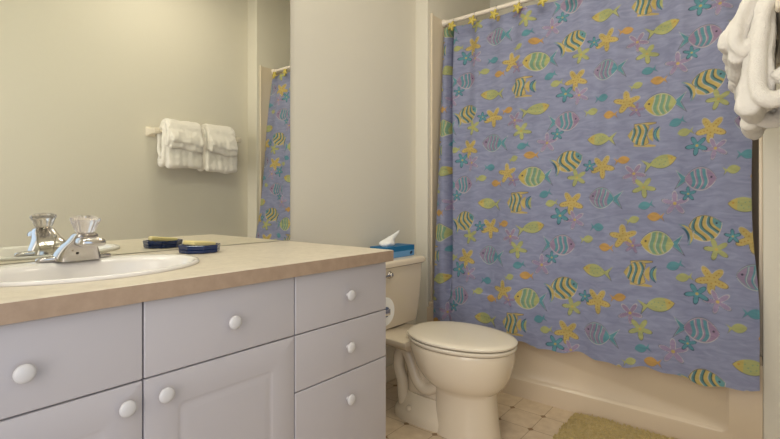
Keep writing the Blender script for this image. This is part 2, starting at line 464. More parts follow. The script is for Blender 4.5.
# ------------------------------------------------------------------ soap dish and soap
DC = Vector((0.139, 0.801, ZK))
bm = NB(); rings = []
def octo(r, z, a0=0.0, n=8):
    return [Vector((DC.x + r * math.cos(a0 + 2 * PI * k / n), DC.y + r * math.sin(a0 + 2 * PI * k / n), z)) for k in range(n)]
A0 = math.radians(-18)
loft(bm, [octo(0.058, ZK + 0.0005, A0), octo(0.0635, ZK + 0.002, A0), octo(0.0655, ZK + 0.011, A0), octo(0.063, ZK + 0.0125, A0), octo(0.0655, ZK + 0.014, A0), octo(0.067, ZK + 0.0255, A0), octo(0.0655, ZK + 0.027, A0), octo(0.058, ZK + 0.0265, A0), octo(0.054, ZK + 0.0215, A0)])
tag(obj('soap_dish', bm, M['soapdish'], None, 20), 'dark navy faceted soap dish on the countertop near the mirror', 'soap dish')
bm = NB(); box(bm, DC + Vector((-0.028, -0.045, 0.0225)), DC + Vector((0.028, 0.045, 0.0375)), 0.005, 3, rot=Matrix.Rotation(math.radians(-6), 4, 'X') @ Matrix.Rotation(math.radians(12), 4, 'Z'))
tag(obj('soap_bar', bm, M['soap'], None, 40), 'pale yellow bar of soap lying in the navy dish', 'soap')

# ------------------------------------------------------------------ toilet
TY = 1.765
to = thing('toilet', 'almond two-piece toilet with closed lid between the vanity and the tub', 'toilet', (0.45, TY, 0))
def egg(xb, xf, b, z, n=48, p=2.0):
    """rounded plan: widest a bit behind the middle, rounder at the back"""
    xm = xb + (xf - xb) * 0.46; r = []
    for k in range(n):
        a = 2 * PI * k / n; c, s = math.cos(a), math.sin(a)
        L = (xf - xm) if c > 0 else (xm - xb)
        e = 2 / p if c < 0 else 1.0
        r.append(Vector((xm + L * (abs(c) ** e) * (1 if c > 0 else -1), TY + b * (abs(s) ** (0.92)) * (1 if s > 0 else -1), z)))
    return r
bm = NB()
loft(bm, [egg(0.462, 0.762, 0.118, 0.0), egg(0.464, 0.759, 0.114, 0.02), egg(0.468, 0.752, 0.108, 0.07), egg(0.470, 0.746, 0.103, 0.13), egg(0.468, 0.744, 0.103, 0.175), egg(0.462, 0.746, 0.108, 0.192),
          egg(0.440, 0.765, 0.130, 0.206), egg(0.41, 0.786, 0.150, 0.232), egg(0.38, 0.803, 0.166, 0.268), egg(0.36, 0.813, 0.174, 0.31), egg(0.348, 0.818, 0.177, 0.34), egg(0.345, 0.819, 0.177, 0.364), egg(0.349, 0.815, 0.174, 0.373), egg(0.38, 0.78, 0.145, 0.374)])
# rear foot
def foot(x0, x1, b, z, n=36):
    r = []
    for k in range(n):
        a = 2 * PI * k / n; c, s = math.cos(a), math.sin(a)
        r.append(Vector(((x0 + x1) / 2 + (x1 - x0) / 2 * abs(c) ** 0.75 * (1 if c > 0 else -1), TY + b * abs(s) ** 0.7 * (1 if s > 0 else -1), z)))
    return r
loft(bm, [foot(0.245, 0.60, 0.108, 0.0), foot(0.245, 0.60, 0.108, 0.020), foot(0.25, 0.60, 0.104, 0.040), foot(0.27, 0.60, 0.088, 0.062), foot(0.285, 0.60, 0.072, 0.09), foot(0.30, 0.60, 0.062, 0.115)])
# web under the bowl and the moulded trap bulging out of both sides
loft(bm, [foot(0.30, 0.60, 0.05, 0.04), foot(0.30, 0.60, 0.05, 0.20), foot(0.27, 0.55, 0.055, 0.30), foot(0.25, 0.50, 0.09, 0.35)])
for s in (-1, 1):
    y = TY + s * 0.048
    tube(bm, spline([(0.52, y - s * 0.01, 0.20), (0.44, y, 0.15), (0.385, y, 0.175), (0.35, y, 0.25), (0.315, y, 0.305), (0.282, y, 0.285), (0.275, y, 0.22), (0.295, y, 0.16), (0.300, y, 0.10), (0.31, y, 0.03)], 6), 0.027, 16)
# neck shelf that carries the tank
def slab(x0, x1, b0, b1, z):
    return [Vector((x0, TY - b0, z)), Vector((x1, TY - b1, z)), Vector((x1 + 0.02, TY - b1 * 0.5, z)), Vector((x1 + 0.02, TY + b1 * 0.5, z)), Vector((x1, TY + b1, z)), Vector((x0, TY + b0, z))]
loft(bm, [slab(0.06, 0.36, 0.07, 0.10, 0.315), slab(0.055, 0.37, 0.105, 0.13, 0.338), slab(0.05, 0.38, 0.115, 0.14, 0.352), slab(0.05, 0.38, 0.115, 0.14, 0.364), slab(0.055, 0.38, 0.11, 0.135, 0.369)])
obj('bowl', bm, M['china'], to, 45)
for s in (-1, 1):
    bm = NB(); lathe(bm, [(0.0001, 0), (0.015, 0), (0.0145, 0.008), (0.010, 0.015), (0.0001, 0.018)], (0.365, TY + s * 0.090, 0.053), 'Z', 16)
    obj('bolt_cap', bm, M['china'], to, 60)
def tankring(x0, x1, b, z, r=0.022):
    return rrect(x0, x1, TY - b, TY + b, r, z, 5)
bm = NB()
loft(bm, [tankring(0.045, 0.190, 0.195, 0.371), tankring(0.035, 0.203, 0.208, 0.378), tankring(0.03, 0.213, 0.222, 0.50), tankring(0.028, 0.219, 0.229, 0.60), tankring(0.027, 0.222, 0.231, 0.672)])
obj('tank', bm, M['china'], to, 45)
bm = NB()
loft(bm, [tankring(0.022, 0.226, 0.235, 0.673), tankring(0.015, 0.236, 0.243, 0.679), tankring(0.014, 0.238, 0.245, 0.694), tankring(0.018, 0.234, 0.241, 0.703), tankring(0.028, 0.224, 0.231, 0.707), tankring(0.06, 0.19, 0.19, 0.708)])
obj('tank_lid', bm, M['china'], to, 45)
LY = 1.712
bm = NB()
lathe(bm, [(0.0001, 0), (0.018, 0), (0.0185, 0.005), (0.015, 0.010), (0.012, 0.013), (0.0115, 0.020), (0.006, 0.0235), (0.0001, 0.024)], (0.2175, LY, 0.642), 'X', 24)
tube(bm, spline([(0.232, LY, 0.642), (0.233, LY - 0.03, 0.641), (0.231, LY - 0.075, 0.634)], 6), 0.0055, 10)
obj('flush_lever', bm, M['chrome'], to, 60)
bm = NB()
loft(bm, [egg(0.343, 0.821, 0.176, 0.377), egg(0.338, 0.826, 0.180, 0.380), egg(0.336, 0.828, 0.182, 0.388), egg(0.340, 0.824, 0.178, 0.393)])
obj('seat', bm, M['seat'], to, 45)
bm = NB()
loft(bm, [egg(0.340, 0.824, 0.178, 0.3985), egg(0.335, 0.829, 0.183, 0.401), egg(0.334, 0.830, 0.184, 0.408), egg(0.340, 0.824, 0.179, 0.414), egg(0.36, 0.80, 0.158, 0.4175), egg(0.43, 0.74, 0.105, 0.420), egg(0.52, 0.65, 0.04, 0.421)])
obj('lid', bm, M['seat'], to, 45)
for s in (-1, 1):
    bm = NB(); box(bm, (0.340, TY + s * 0.06 - 0.02, 0.3735), (0.372, TY + s * 0.075 + 0.02, 0.404), 0.008, 3); obj('hinge', bm, M['seat'], to, 45)

# ------------------------------------------------------------------ tissue box on the tank
tb = thing('tissue_box', 'blue tissue box with a white tissue pulled up, on the toilet tank', 'tissue box', (0.115, 1.865, 0.7085))
bx0, bx1, by0, by1, bz0, bz1 = 0.06, 0.17, 1.755, 1.985, 0.7085, 0.764
bm = NB(); box(bm, (bx0, by0, bz0), (bx1, by1, bz1), 0.001, 1); obj('carton', bm, M['box_light'], tb, 0)
bm = NB(); box(bm, (bx0 - 0.0004, by0 - 0.0004, bz0 + 0.030), (bx1 + 0.0005, by1 + 0.0004, bz1 + 0.0005)); obj('printed_band', bm, M['box_dark'], tb, 0)
bm = NB(); lathe(bm, [(0.0001, 0), (0.008, 0), (0.0075, 0.0007), (0.0001, 0.0008)], (bx1 + 0.0001, by1 - 0.03, bz0 + 0.015), 'X', 10); box(bm, (bx1, by1 - 0.03, bz0 + 0.014), (bx1 + 0.0008, by1 - 0.018, bz0 + 0.024)); obj('printed_mark', bm, M['box_mark'], tb, 0)
bm = NB(); rings = []
for i in range(15):
    t = i / 14; ring = []
    for k in range(32):
        a = 2 * PI * k / 32
        rad = 0.016 + 0.028 * math.sin(PI * min(1.0, t * 1.15) ** 0.8) if t < 0.86 else 0.020 * (1 - t) / 0.14 + 0.002
        rad *= 1 + 0.16 * math.sin(3 * a + 5 * t) + 0.08 * math.sin(7 * a - 3 * t)
        ring.append(Vector((0.115 + rad * 0.7 * math.cos(a), 1.822 + 0.030 * t ** 1.5 + rad * 1.05 * math.sin(a) + (0.075 * (t - 0.7) / 0.3 * max(0, math.sin(a)) if t > 0.7 else 0), bz1 - 0.004 + 0.052 * t + (0.03 * (t - 0.7) / 0.3 * max(0, math.sin(a)) if t > 0.7 else 0) + 0.004 * math.sin(3 * a + 1) * t)))
    rings.append(ring)
loft(bm, rings, cap=True)
obj('tissue', bm, M['tissue'], tb, 80)

# ------------------------------------------------------------------ toilet paper on the vanity's end
tp = thing('toilet_paper_holder', 'toilet paper roll on a holder fixed to the far end of the white vanity', 'toilet paper holder', (0.44, 1.255, 0.576))
bm = NB(); rings = []
PX, PY, PZ = 0.395, 1.346, 0.576
lathe(bm, [(0.020, 0.0), (0.020, 0.001), (0.0525, 0.001), (0.054, 0.003), (0.054, 0.103), (0.0525, 0.105), (0.020, 0.105), (0.020, 0.104)], (PX, PY, PZ), 'X', 40)
ro = obj('paper_roll', bm, M['paper'], tp, 50)
bm = NB(); lathe(bm, [(0.0001, -0.004), (0.0192, -0.004), (0.0192, 0.109), (0.012, 0.112), (0.0001, 0.112)], (PX, PY, PZ), 'X', 24); obj('roller', bm, M['core'], tp, 50)
for x in (PX - 0.016, PX + 0.111):
    bm = NB(); box(bm, (x, 1.2545, PZ - 0.012), (x + 0.008, PY + 0.012, PZ + 0.012), 0.003, 2)
    obj('bracket', bm, M['chrome'], tp, 40)

# ------------------------------------------------------------------ shower rod and curtain hooks
RY, RZ = 2.40, 2.082
rd = thing('shower_rod', 'white shower curtain rod across the tub alcove', 'shower rod', ((XAL + XAR) / 2, RY, RZ))
bm = NB(); tube(bm, [(XAL + 0.014, RY, RZ), (XAR - 0.014, RY, RZ)], 0.0125, 20); obj('tube', bm, M['rod'], rd, 60)
for xa, d in ((XAL + 0.0062, 1), (XAR - 0.0062, -1)):
    bm = NB(); lathe(bm, [(0.0001, 0), (0.023, 0), (0.023, 0.010 * d), (0.0165, 0.016 * d), (0.0165, 0.03 * d), (0.0001, 0.03 * d)], (xa, RY, RZ), 'X', 24); obj('end_cap', bm, M['rod'], rd, 50)
    
# ------------------------------------------------------------------ shower curtain: one cloth, its fish print in a colour attribute
def ysurf(u, z):
    top = RY - 0.004
    base = np.where(z > 0.47, 2.198 + (z - 0.47) / (2.04 - 0.47) * (top - 2.198), 2.198 - 0.010 * (0.47 - z) / 0.2)
    base = base - 0.012 * np.exp(-((z - 0.47) / 0.05) ** 2) * 0
    h = np.clip((z - 0.25) / 1.8, 0, 1)
    amp = 0.006 + 0.006 * h
    f = amp * np.sin(2 * PI * (u - 0.172) / 0.137 + PI / 2) * (0.25 + 0.75 * h ** 2)
    f += 0.012 * np.sin(2 * PI * u / 0.43 + 0.9 + 0.5 * z) + 0.009 * np.sin(2 * PI * u / 0.235 + 1.7 - 0.8 * z)
    lf = 0.185 + 0.02 * (2.04 - z)
    f += 0.055 * np.exp(-((u - lf) / 0.017) ** 2) * np.clip((z - 0.35) / 0.3, 0.15, 1)
    f -= 0.012 * np.exp(-((u - lf + 0.045) / 0.03) ** 2)
    f += -0.010 * np.exp(-((u - 1.47) / 0.05) ** 2) + 0.012 * np.exp(-((u - 1.36) / 0.03) ** 2) * h
    return np.minimum(base + f, np.where(z < 0.5, 2.214, 9.0))
UL, UR = 0.108, 1.592
NU, NV = 680, 800
us = np.linspace(UL, UR, NU); ts = np.linspace(0, 1, NV)
Ug, Tg = np.meshgrid(us, ts)
zbot = 0.287 + 0.007 * np.sin(Ug * 21) + 0.006 * np.sin(Ug * 47 + 1) - 0.01 * np.exp(-((Ug - 1.4) / 0.1) ** 2)
ztop = 2.044 - 0.010 * np.sin(PI * ((Ug - 0.172) / 0.137)) ** 2
Zg = zbot + Tg * (ztop - zbot)
edge = 0.012 * np.sin(Zg * 4.2 + 1.0) + 0.014 * np.exp(-((Zg - 0.62) / 0.2) ** 2) - 0.012 * np.exp(-((Zg - 1.3) / 0.3) ** 2)
Xg = Ug + np.clip((Ug - 1.25) / 0.33, 0, 1) ** 1.5 * edge + 0.05 * (2.04 - Zg) * 0.6 * np.clip((0.5 - Ug) / 0.4, 0, 1)
Xg = Xg - 0.035 * np.clip((0.85 - Ug) / 0.45, 0, 1) * np.clip((Ug - UL) / 0.09, 0, 1) * np.clip((Zg - 0.6) / 1.1, 0, 1)
Yg = ysurf(Ug, Zg)

BG = np.array(srgb(156, 162, 193)[:3])
Cg = np.tile(BG, (NV, NU, 1)).astype(np.float64)
def lin(r, g, b): return np.array(srgb(r, g, b)[:3])
YEL, ORA, YGR, GRN = lin(212, 188, 104), lin(214, 168, 86), lin(188, 192, 122), lin(132, 176, 152)
TEA, DTE, PNK, LIL = lin(96, 160, 172), lin(40, 96, 112), lin(164, 142, 172), lin(170, 152, 186)
WHI, DRK = lin(212, 210, 206), lin(58, 62, 84)
def sm(d, w=0.0022): return np.clip(0.5 - d / w, 0, 1)
def lens(x, y, a, b, p=1.0): return (np.abs(y) - b * np.clip(1 - (x / a) ** 2, -1, 1) ** 1) if p == 1 else np.abs(y) - b * np.sign(1 - (x / a) ** 2) * np.abs(1 - (x / a) ** 2) ** p
def tail(x, y, a, l, wd):
    t = (-x - a) / l
    return np.maximum(np.abs(y) - wd * (t + 0.12), np.maximum(-t - 0.1, t - 1 + 0.4 * (1 - np.abs(y) / wd)) * l)
def star(x, y, R, inn, n=5, p=1.4, a0=0.4):
    th = np.arctan2(y, x) + a0; r = np.hypot(x, y)
    return (r - R * (inn + (1 - inn) * ((1 + np.cos(n * th)) / 2) ** p)) * 0.7
def f_round(body, stripe, head, headside):
    def fn(x, y):                                              # nose towards +x
        d = lens(x, y, 0.058, 0.046, 0.8); dt = tail(x, y, 0.050, 0.036, 0.030)
        L = [(sm(np.abs(dt) - 0.0014), WHI), (sm(dt), TEA), (sm(np.abs(dt - 0.002) - 0.001) * (y < 0), DRK), (sm(np.abs(d) - 0.0030), WHI), (sm(d), body)]
        wv = x + 5.5 * y * y - 0.004 + 0.003 * np.sin(y * 90)
        for c in (-0.030, -0.008, 0.014):
            L.append((sm(np.abs(wv - c) - 0.0062) * sm(d + 0.003), stripe)); L.append((sm(np.abs(wv - c - 0.0085) - 0.0011) * sm(d + 0.003), WHI))
        L.append((sm(0.026 - wv) * sm(d + 0.002), head)); L.append((sm(np.hypot(x - 0.040, y - 0.006) - 0.004), DRK))
        L.append((sm(np.abs(d - 0.0030) - 0.0010) * (y > -0.01), DRK)); return L
    return fn
def arcband(x, y, cx, r, hw, lim):                             # a curved streamer: part of a ring, tapering at both ends
    return np.abs(np.hypot(x - cx, y) - r) - hw * np.clip(1 - (y / lim) ** 2, 0, 1) + np.where(np.abs(y) > lim, 1, 0) + np.where(x < cx, 1, 0)
def f_stripe(x, y):                                            # yellow with dark teal bands, nose +x
    d = lens(x, y, 0.062, 0.048, 0.8)
    d = np.maximum(d, -(x + 0.046 - 3.0 * (np.abs(y) - 0.02) ** 2 * 8))
    a1 = arcband(x, y, -0.099, 0.050, 0.0065, 0.042); a2 = arcband(x, y, -0.104, 0.044, 0.004, 0.032)
    L = [(sm(a1), YEL), (sm(np.abs(a1 - 0.001) - 0.0012), TEA), (sm(a2), DTE), (sm(np.abs(d) - 0.0022), WHI), (sm(d), YEL)]
    wv = x + 0.007 * np.sin(y * 70 + 0.8) - 5 * y * y
    for c in (-0.030, -0.002, 0.026):
        L.append((sm(np.abs(wv - c) - 0.0056) * sm(d + 0.002), TEA * 0.8)); L.append((sm(np.abs(wv - c - 0.0050) - 0.0018) * sm(d + 0.002), DTE * 0.6)); L.append((sm(np.abs(wv - c + 0.0062) - 0.0012) * sm(d + 0.002), WHI))
    L.append((sm(0.042 - wv) * sm(d + 0.002), TEA)); L.append((sm(np.abs(d) - 0.0011) * (y > 0), DRK)); L.append((sm(np.hypot(x - 0.046, y - 0.004) - 0.0035), DRK)); return L
def f_angel(x, y):                                             # taller than long, nose +x
    d = np.maximum(lens(x, y, 0.058, 0.052, 0.95), -(x + 0.020 + 0.25 * np.abs(y)))
    fin = np.maximum(np.abs(np.abs(y) - 0.050 - 0.10 * (-x - 0.01)) - 0.0065 * np.clip(1.6 + x / 0.05, 0.1, 1.2), np.abs(x + 0.012) - 0.044)
    a1 = arcband(x, y, -0.090, 0.056, 0.010, 0.034); a2 = arcband(x, y, -0.098, 0.046, 0.006, 0.036); a3 = arcband(x, y, -0.112, 0.048, 0.006, 0.030)
    L = [(sm(fin), YEL), (sm(np.abs(fin) - 0.001) * (y > 0), DRK), (sm(a1), YEL), (sm(a2), TEA), (sm(np.abs(a2) - 0.0012), DTE * 0.7), (sm(a3), YGR), (sm(np.abs(d) - 0.0022), WHI), (sm(d), YEL)]
    wv = x + 0.005 * np.sin(y * 60) - 4 * y * y
    for c in (-0.014, 0.012, 0.034):
        L.append((sm(np.abs(wv - c) - 0.0046) * sm(d + 0.002), TEA * 0.85)); L.append((sm(np.abs(wv - c + 0.0046) - 0.0016) * sm(d + 0.002), DTE * 0.6)); L.append((sm(np.abs(wv - c - 0.0060) - 0.0012) * sm(d + 0.002), WHI))
    L.append((sm(np.abs(d) - 0.0010), DRK)); return L
def f_slim(x, y):
    d = lens(x, y, 0.054, 0.029, 0.85); dt = tail(x, y, 0.046, 0.032, 0.026)
    L = [(sm(dt), YGR), (sm(d), YGR), (sm(0.022 - x) * sm(d) * 0.8, YEL)]
    for i, (a, b) in enumerate(((-0.03, 0.006), (-0.016, -0.008), (-0.004, 0.009), (0.008, -0.004), (-0.018, 0.012), (0.0, -0.014), (0.018, 0.008))):
        L.append((sm(np.hypot(x - a, y - b) - 0.0022), GRN * 0.85))
    L.append((sm(np.abs(np.minimum(d, dt)) - 0.0010) * (y < 0.012) * 0.95, DRK)); L.append((sm(np.hypot(x - 0.036, y - 0.004) - 0.004), ORA * 0.9)); return L
def f_small(c):
    def fn(x, y):
        d = lens(x, y, 0.024, 0.0175, 0.8); dt = tail(x, y, 0.020, 0.015, 0.014)
        return [(sm(dt), c), (sm(d), c), (sm(np.abs(np.minimum(d, dt)) - 0.0007) * (y < 0) * 0.6, DRK)]
    return fn
def f_ystar(x, y):
    d = star(x, y, 0.057, 0.42, 5, 1.0); r = np.hypot(x, y)
    L = [(sm(np.abs(d) - 0.002) * 0.6, WHI), (sm(d), YEL)]
    for k in range(5):
        a = 2 * PI * k / 5 - 0.4
        for q in (0.014, 0.026, 0.038):
            L.append((sm(np.hypot(x - q * math.cos(a), y - q * math.sin(a)) - 0.0026), ORA * 0.72))
    L.append((sm(np.abs(d) - 0.0010) * (y < 0.01) * 0.9, DRK)); return L
def f_thin(c, R, out, inn=0.2, p=1.6, a0=0.9):
    def fn(x, y):
        d = star(x, y, R, inn, 5, p, a0); r = np.hypot(x, y)
        L = [(sm(np.abs(d) - 0.0024), out), (sm(d), c), (sm(np.abs(d - 0.0022) - 0.0008) * (x + y < 0) * 0.8, DRK), (sm(r - R * 0.14), YEL)]
        return L
    return fn
MOT = [  # motif, offset in the repeat, nose direction (deg), mirrored upright?, scale
    (f_round(PNK, TEA, PNK, 1), 0, 0, 0, 1.0), (f_round(TEA, PNK, PNK, 1), -0.385, -0.078, 176, 1.0), (f_round(YGR, GRN * 0.9, YEL, 1), -0.158, -0.272, 180, 1.08),
    (f_stripe, 0.014, -0.202, 22, 1.08), (f_angel, -0.226, 0.203, 180, 0.95), (f_slim, -0.142, 0.080, 14, 1.0), (f_slim, -0.405, 0.198, 176, 1.0),
    (f_ystar, 0.034, -0.404, 0, 1.0), (f_ystar, -0.384, 0.066, 10, 1.0), (f_ystar, -0.287, -0.250, -25, 0.95),
    (f_thin(LIL, 0.050, WHI, 0.26, 1.2), -0.093, -0.102, 0, 1.0), (f_thin(LIL, 0.045, WHI, 0.24, 1.2), 0.052, 0.122, 20, 1.0), (f_thin(PNK, 0.045, WHI, 0.24, 1.2), -0.253, 0.030, 40, 1.0), (f_thin(PNK, 0.032, LIL, 0.24), -0.250, -0.288, 60, 1.0),
    (f_thin(TEA, 0.036, DTE, 0.3, 1.0), -0.045, -0.062, 0, 0.8), (f_thin(TEA, 0.040, DTE, 0.3, 1.0), -0.016, 0.140, 25, 1.0), (f_thin(TEA, 0.026, DTE, 0.3, 1.0), -0.445, 0.074, 0, 1.0),
    (f_thin(YGR, 0.042, YGR * 0.8, 0.3, 1.0), 0.055, -0.283, 15, 1.0), (f_thin(YGR, 0.044, YGR * 0.8, 0.3, 1.0), -0.214, -0.032, 40, 1.0),
    (f_small(TEA), -0.097, 0.245, 200, 1.05), (f_small(TEA), -0.210, -0.112, 195, 1.0), (f_small(TEA), -0.392, -0.212, 0, 1.05), (f_small(YGR), -0.064, 0.200, 190, 1.0),
    (f_small(ORA), -0.172, -0.160, 180, 1.1), (f_small(YGR), -0.248, -0.174, 20, 0.9), (f_small(ORA), -0.294, 0.093, 10, 1.0), (f_small(YGR), -0.440, -0.270, 10, 1.0), (f_small(ORA), -0.360, -0.300, 178, 1.05)]
PA, PB = (0.556, 0.303), (0.0, 0.607)
uo, vo = 1.417, 1.088
for fn, ox, oz, deg, sc in MOT:
    ca, sa = math.cos(math.radians(deg)), math.sin(math.radians(deg))
    flip = -1 if 90 < deg % 360 < 270 else 1
    for i in range(-4, 3):
        for j in range(-5, 6):
            u0 = uo + ox + i * PA[0]; v0 = vo + oz - i * PA[1] + j * PB[1]
            if not (UL - 0.1 < u0 < UR + 0.1 and 0.1 < v0 < 2.2): continue
            a, b = np.searchsorted(us, (u0 - 0.115, u0 + 0.115))
            if b <= a: continue
            zc = Zg[:, min(max((a + b) // 2, 0), NU - 1)]
            c, d = np.searchsorted(zc, (v0 - 0.115, v0 + 0.115))
            if d <= c: continue
            dx = Ug[c:d, a:b] - u0; dz = Zg[c:d, a:b] - v0
            x = (dx * ca + dz * sa) / sc; y = (-dx * sa + dz * ca) / sc * flip
            sub = Cg[c:d, a:b]
            for m_, colr in fn(x, y):
                mm = (np.asarray(m_, float) * 0.92)[..., None]
                sub[:] = sub * (1 - mm) + np.clip(colr, 0, 1) * mm
# curtain material: printed cotton with watercolour streaks
mc = bpy.data.materials.new('fish_print_cotton'); mc.use_nodes = True
nt = mc.node_tree; b = nt.nodes['Principled BSDF']; b.inputs['Roughness'].default_value = 0.85
at = nt.nodes.new('ShaderNodeVertexColor'); at.layer_name = 'print'
tc = nt.nodes.new('ShaderNodeTexCoord'); mp = nt.nodes.new('ShaderNodeMapping'); mp.inputs['Scale'].default_value = (12, 12, 38); mp.inputs['Rotation'].default_value = (0, 0.35, 0)
nz = nt.nodes.new('ShaderNodeTexNoise'); nz.inputs['Scale'].default_value = 1.0; nz.inputs['Detail'].default_value = 5; nz.inputs['Distortion'].default_value = 1.2
rp = nt.nodes.new('ShaderNodeValToRGB'); rp.color_ramp.elements[0].position = 0.32; rp.color_ramp.elements[1].position = 0.70
rp.color_ramp.elements[0].color = (0.74, 0.75, 0.80, 1); rp.color_ramp.elements[1].color = (1.0, 0.99, 1.0, 1)
mx = nt.nodes.new('ShaderNodeMix'); mx.data_type = 'RGBA'; mx.blend_type = 'MULTIPLY'; mx.inputs['Factor'].default_value = 1.0
nt.links.new(tc.outputs['Object'], mp.inputs['Vector']); nt.links.new(mp.outputs['Vector'], nz.inputs['Vector']); nt.links.new(nz.outputs['Fac'], rp.inputs['Fac'])
nt.links.new(at.outputs['Color'], mx.inputs['A']); nt.links.new(rp.outputs['Color'], mx.inputs['B']); nt.links.new(mx.outputs['Result'], b.inputs['Base Color'])
tl_ = nt.nodes.new('ShaderNodeBsdfTranslucent'); nt.links.new(mx.outputs['Result'], tl_.inputs['Color'])
ms_ = nt.nodes.new('ShaderNodeMixShader'); ms_.inputs[0].default_value = 0.22
nt.links.new(b.outputs[0], ms_.inputs[1]); nt.links.new(tl_.outputs[0], ms_.inputs[2]); nt.links.new(ms_.outputs[0], nt.nodes['Material Output'].inputs['Surface'])
me = bpy.data.meshes.new('shower_curtain')
co = np.stack([Xg, Yg, Zg], -1).reshape(-1, 3)
idx = np.arange(NU * NV).reshape(NV, NU)
q = np.stack([idx[:-1, :-1], idx[:-1, 1:], idx[1:, 1:], idx[1:, :-1]], -1).reshape(-1, 4)
me.vertices.add(len(co)); me.vertices.foreach_set('co', co.astype(np.float32).ravel())
me.loops.add(q.size); me.loops.foreach_set('vertex_index', q.astype(np.int32).ravel())
me.polygons.add(len(q)); me.polygons.foreach_set('loop_start', np.arange(0, q.size, 4, dtype=np.int32))
try: me.polygons.foreach_set('loop_total', np.full(len(q), 4, dtype=np.int32))
except Exception: pass
me.update(calc_edges=True); me.validate()
ca_ = me.color_attributes.new('print', 'FLOAT_COLOR', 'POINT')
ca_.data.foreach_set('color', np.concatenate([np.clip(Cg, 0, 1), np.ones((NV, NU, 1))], -1).astype(np.float32).ravel())
me.polygons.foreach_set('use_smooth', [True] * len(q))
me.materials.append(mc)
cu = bpy.data.objects.new('shower_curtain', me); COL.objects.link(cu)
tag(cu, 'periwinkle shower curtain printed with fish and starfish, hanging over the tub', 'shower curtain')

# hooks: a metal ring round the rod and a yellow moulded fish over the grommet
ORD = ['first', 'second', 'third', 'fourth', 'fifth', 'sixth', 'seventh', 'eighth', 'ninth', 'tenth', 'eleventh']
hx0 = 0.172
def make_hook():
    r = thing('curtain_hook', '', 'curtain hook', (hx0, RY, RZ), 'curtain hooks along the rod')
    bm = NB(); ring = [(hx0, RY + 0.0165 * math.cos(a), RZ - 0.008 + 0.0245 * math.sin(a)) for a in [2 * PI * k / 24 for k in range(25)]]
    tube(bm, ring, 0.0018, 8); obj('ring', bm, M['hookring'], r, 60)
    bm = NB(); rings = []
    yy = RY - 0.050
    for s, t in ((0.2, -0.009), (0.75, -0.0065), (1.0, 0.0), (0.8, 0.006), (0.2, 0.008)):
        rr = []
        for k in range(30):
            a = 2 * PI * k / 30
            rad = 0.031 * s * (0.72 + 0.28 * math.cos(5 * a + 0.6))
            rr.append(Vector((hx0 + rad * math.cos(a), yy + t + 0.010, RZ - 0.046 + 1.05 * rad * math.sin(a))))
        rings.append(rr)
    loft(bm, rings); obj('charm', bm, M['hook'], r, 60)
    return r
hk = make_hook()
for k in range(11):
    h = hk if k == 0 else copy_tree(hk)
    h.location = (hx0 + 0.137 * k, RY, RZ)
    h['label'] = 'yellow star-shaped curtain hook on the white rod, %s from the rod\'s left end' % ORD[k]

# ------------------------------------------------------------------ towel bar and towels on the right wall
BX, BZ = 1.650, 1.478
tbar = thing('towel_bar', 'cream ceramic towel bar on the wall, holding the white towels', 'towel bar', (XR, 1.77, BZ))
bm = NB(); tube(bm, [(BX, 1.455, BZ), (BX, 2.085, BZ)], 0.0095, 16); obj('bar', bm, M['ceramic'], tbar, 60)
for yy in (1.452, 2.09):
    bm = NB()
    def sq(h, x, dz=0): return [Vector((x, q.x, q.y + dz)) for q in rrect(yy - h, yy + h, BZ - h, BZ + h, h * 0.35, 0, 4)]
    loft(bm, [sq(0.034, XR - 0.0005), sq(0.034, XR - 0.010), sq(0.026, XR - 0.022), sq(0.019, XR - 0.045), sq(0.019, XR - 0.085), sq(0.021, XR - 0.098), sq(0.016, XR - 0.103)])
    obj('post', bm, M['ceramic'], tbar, 40)

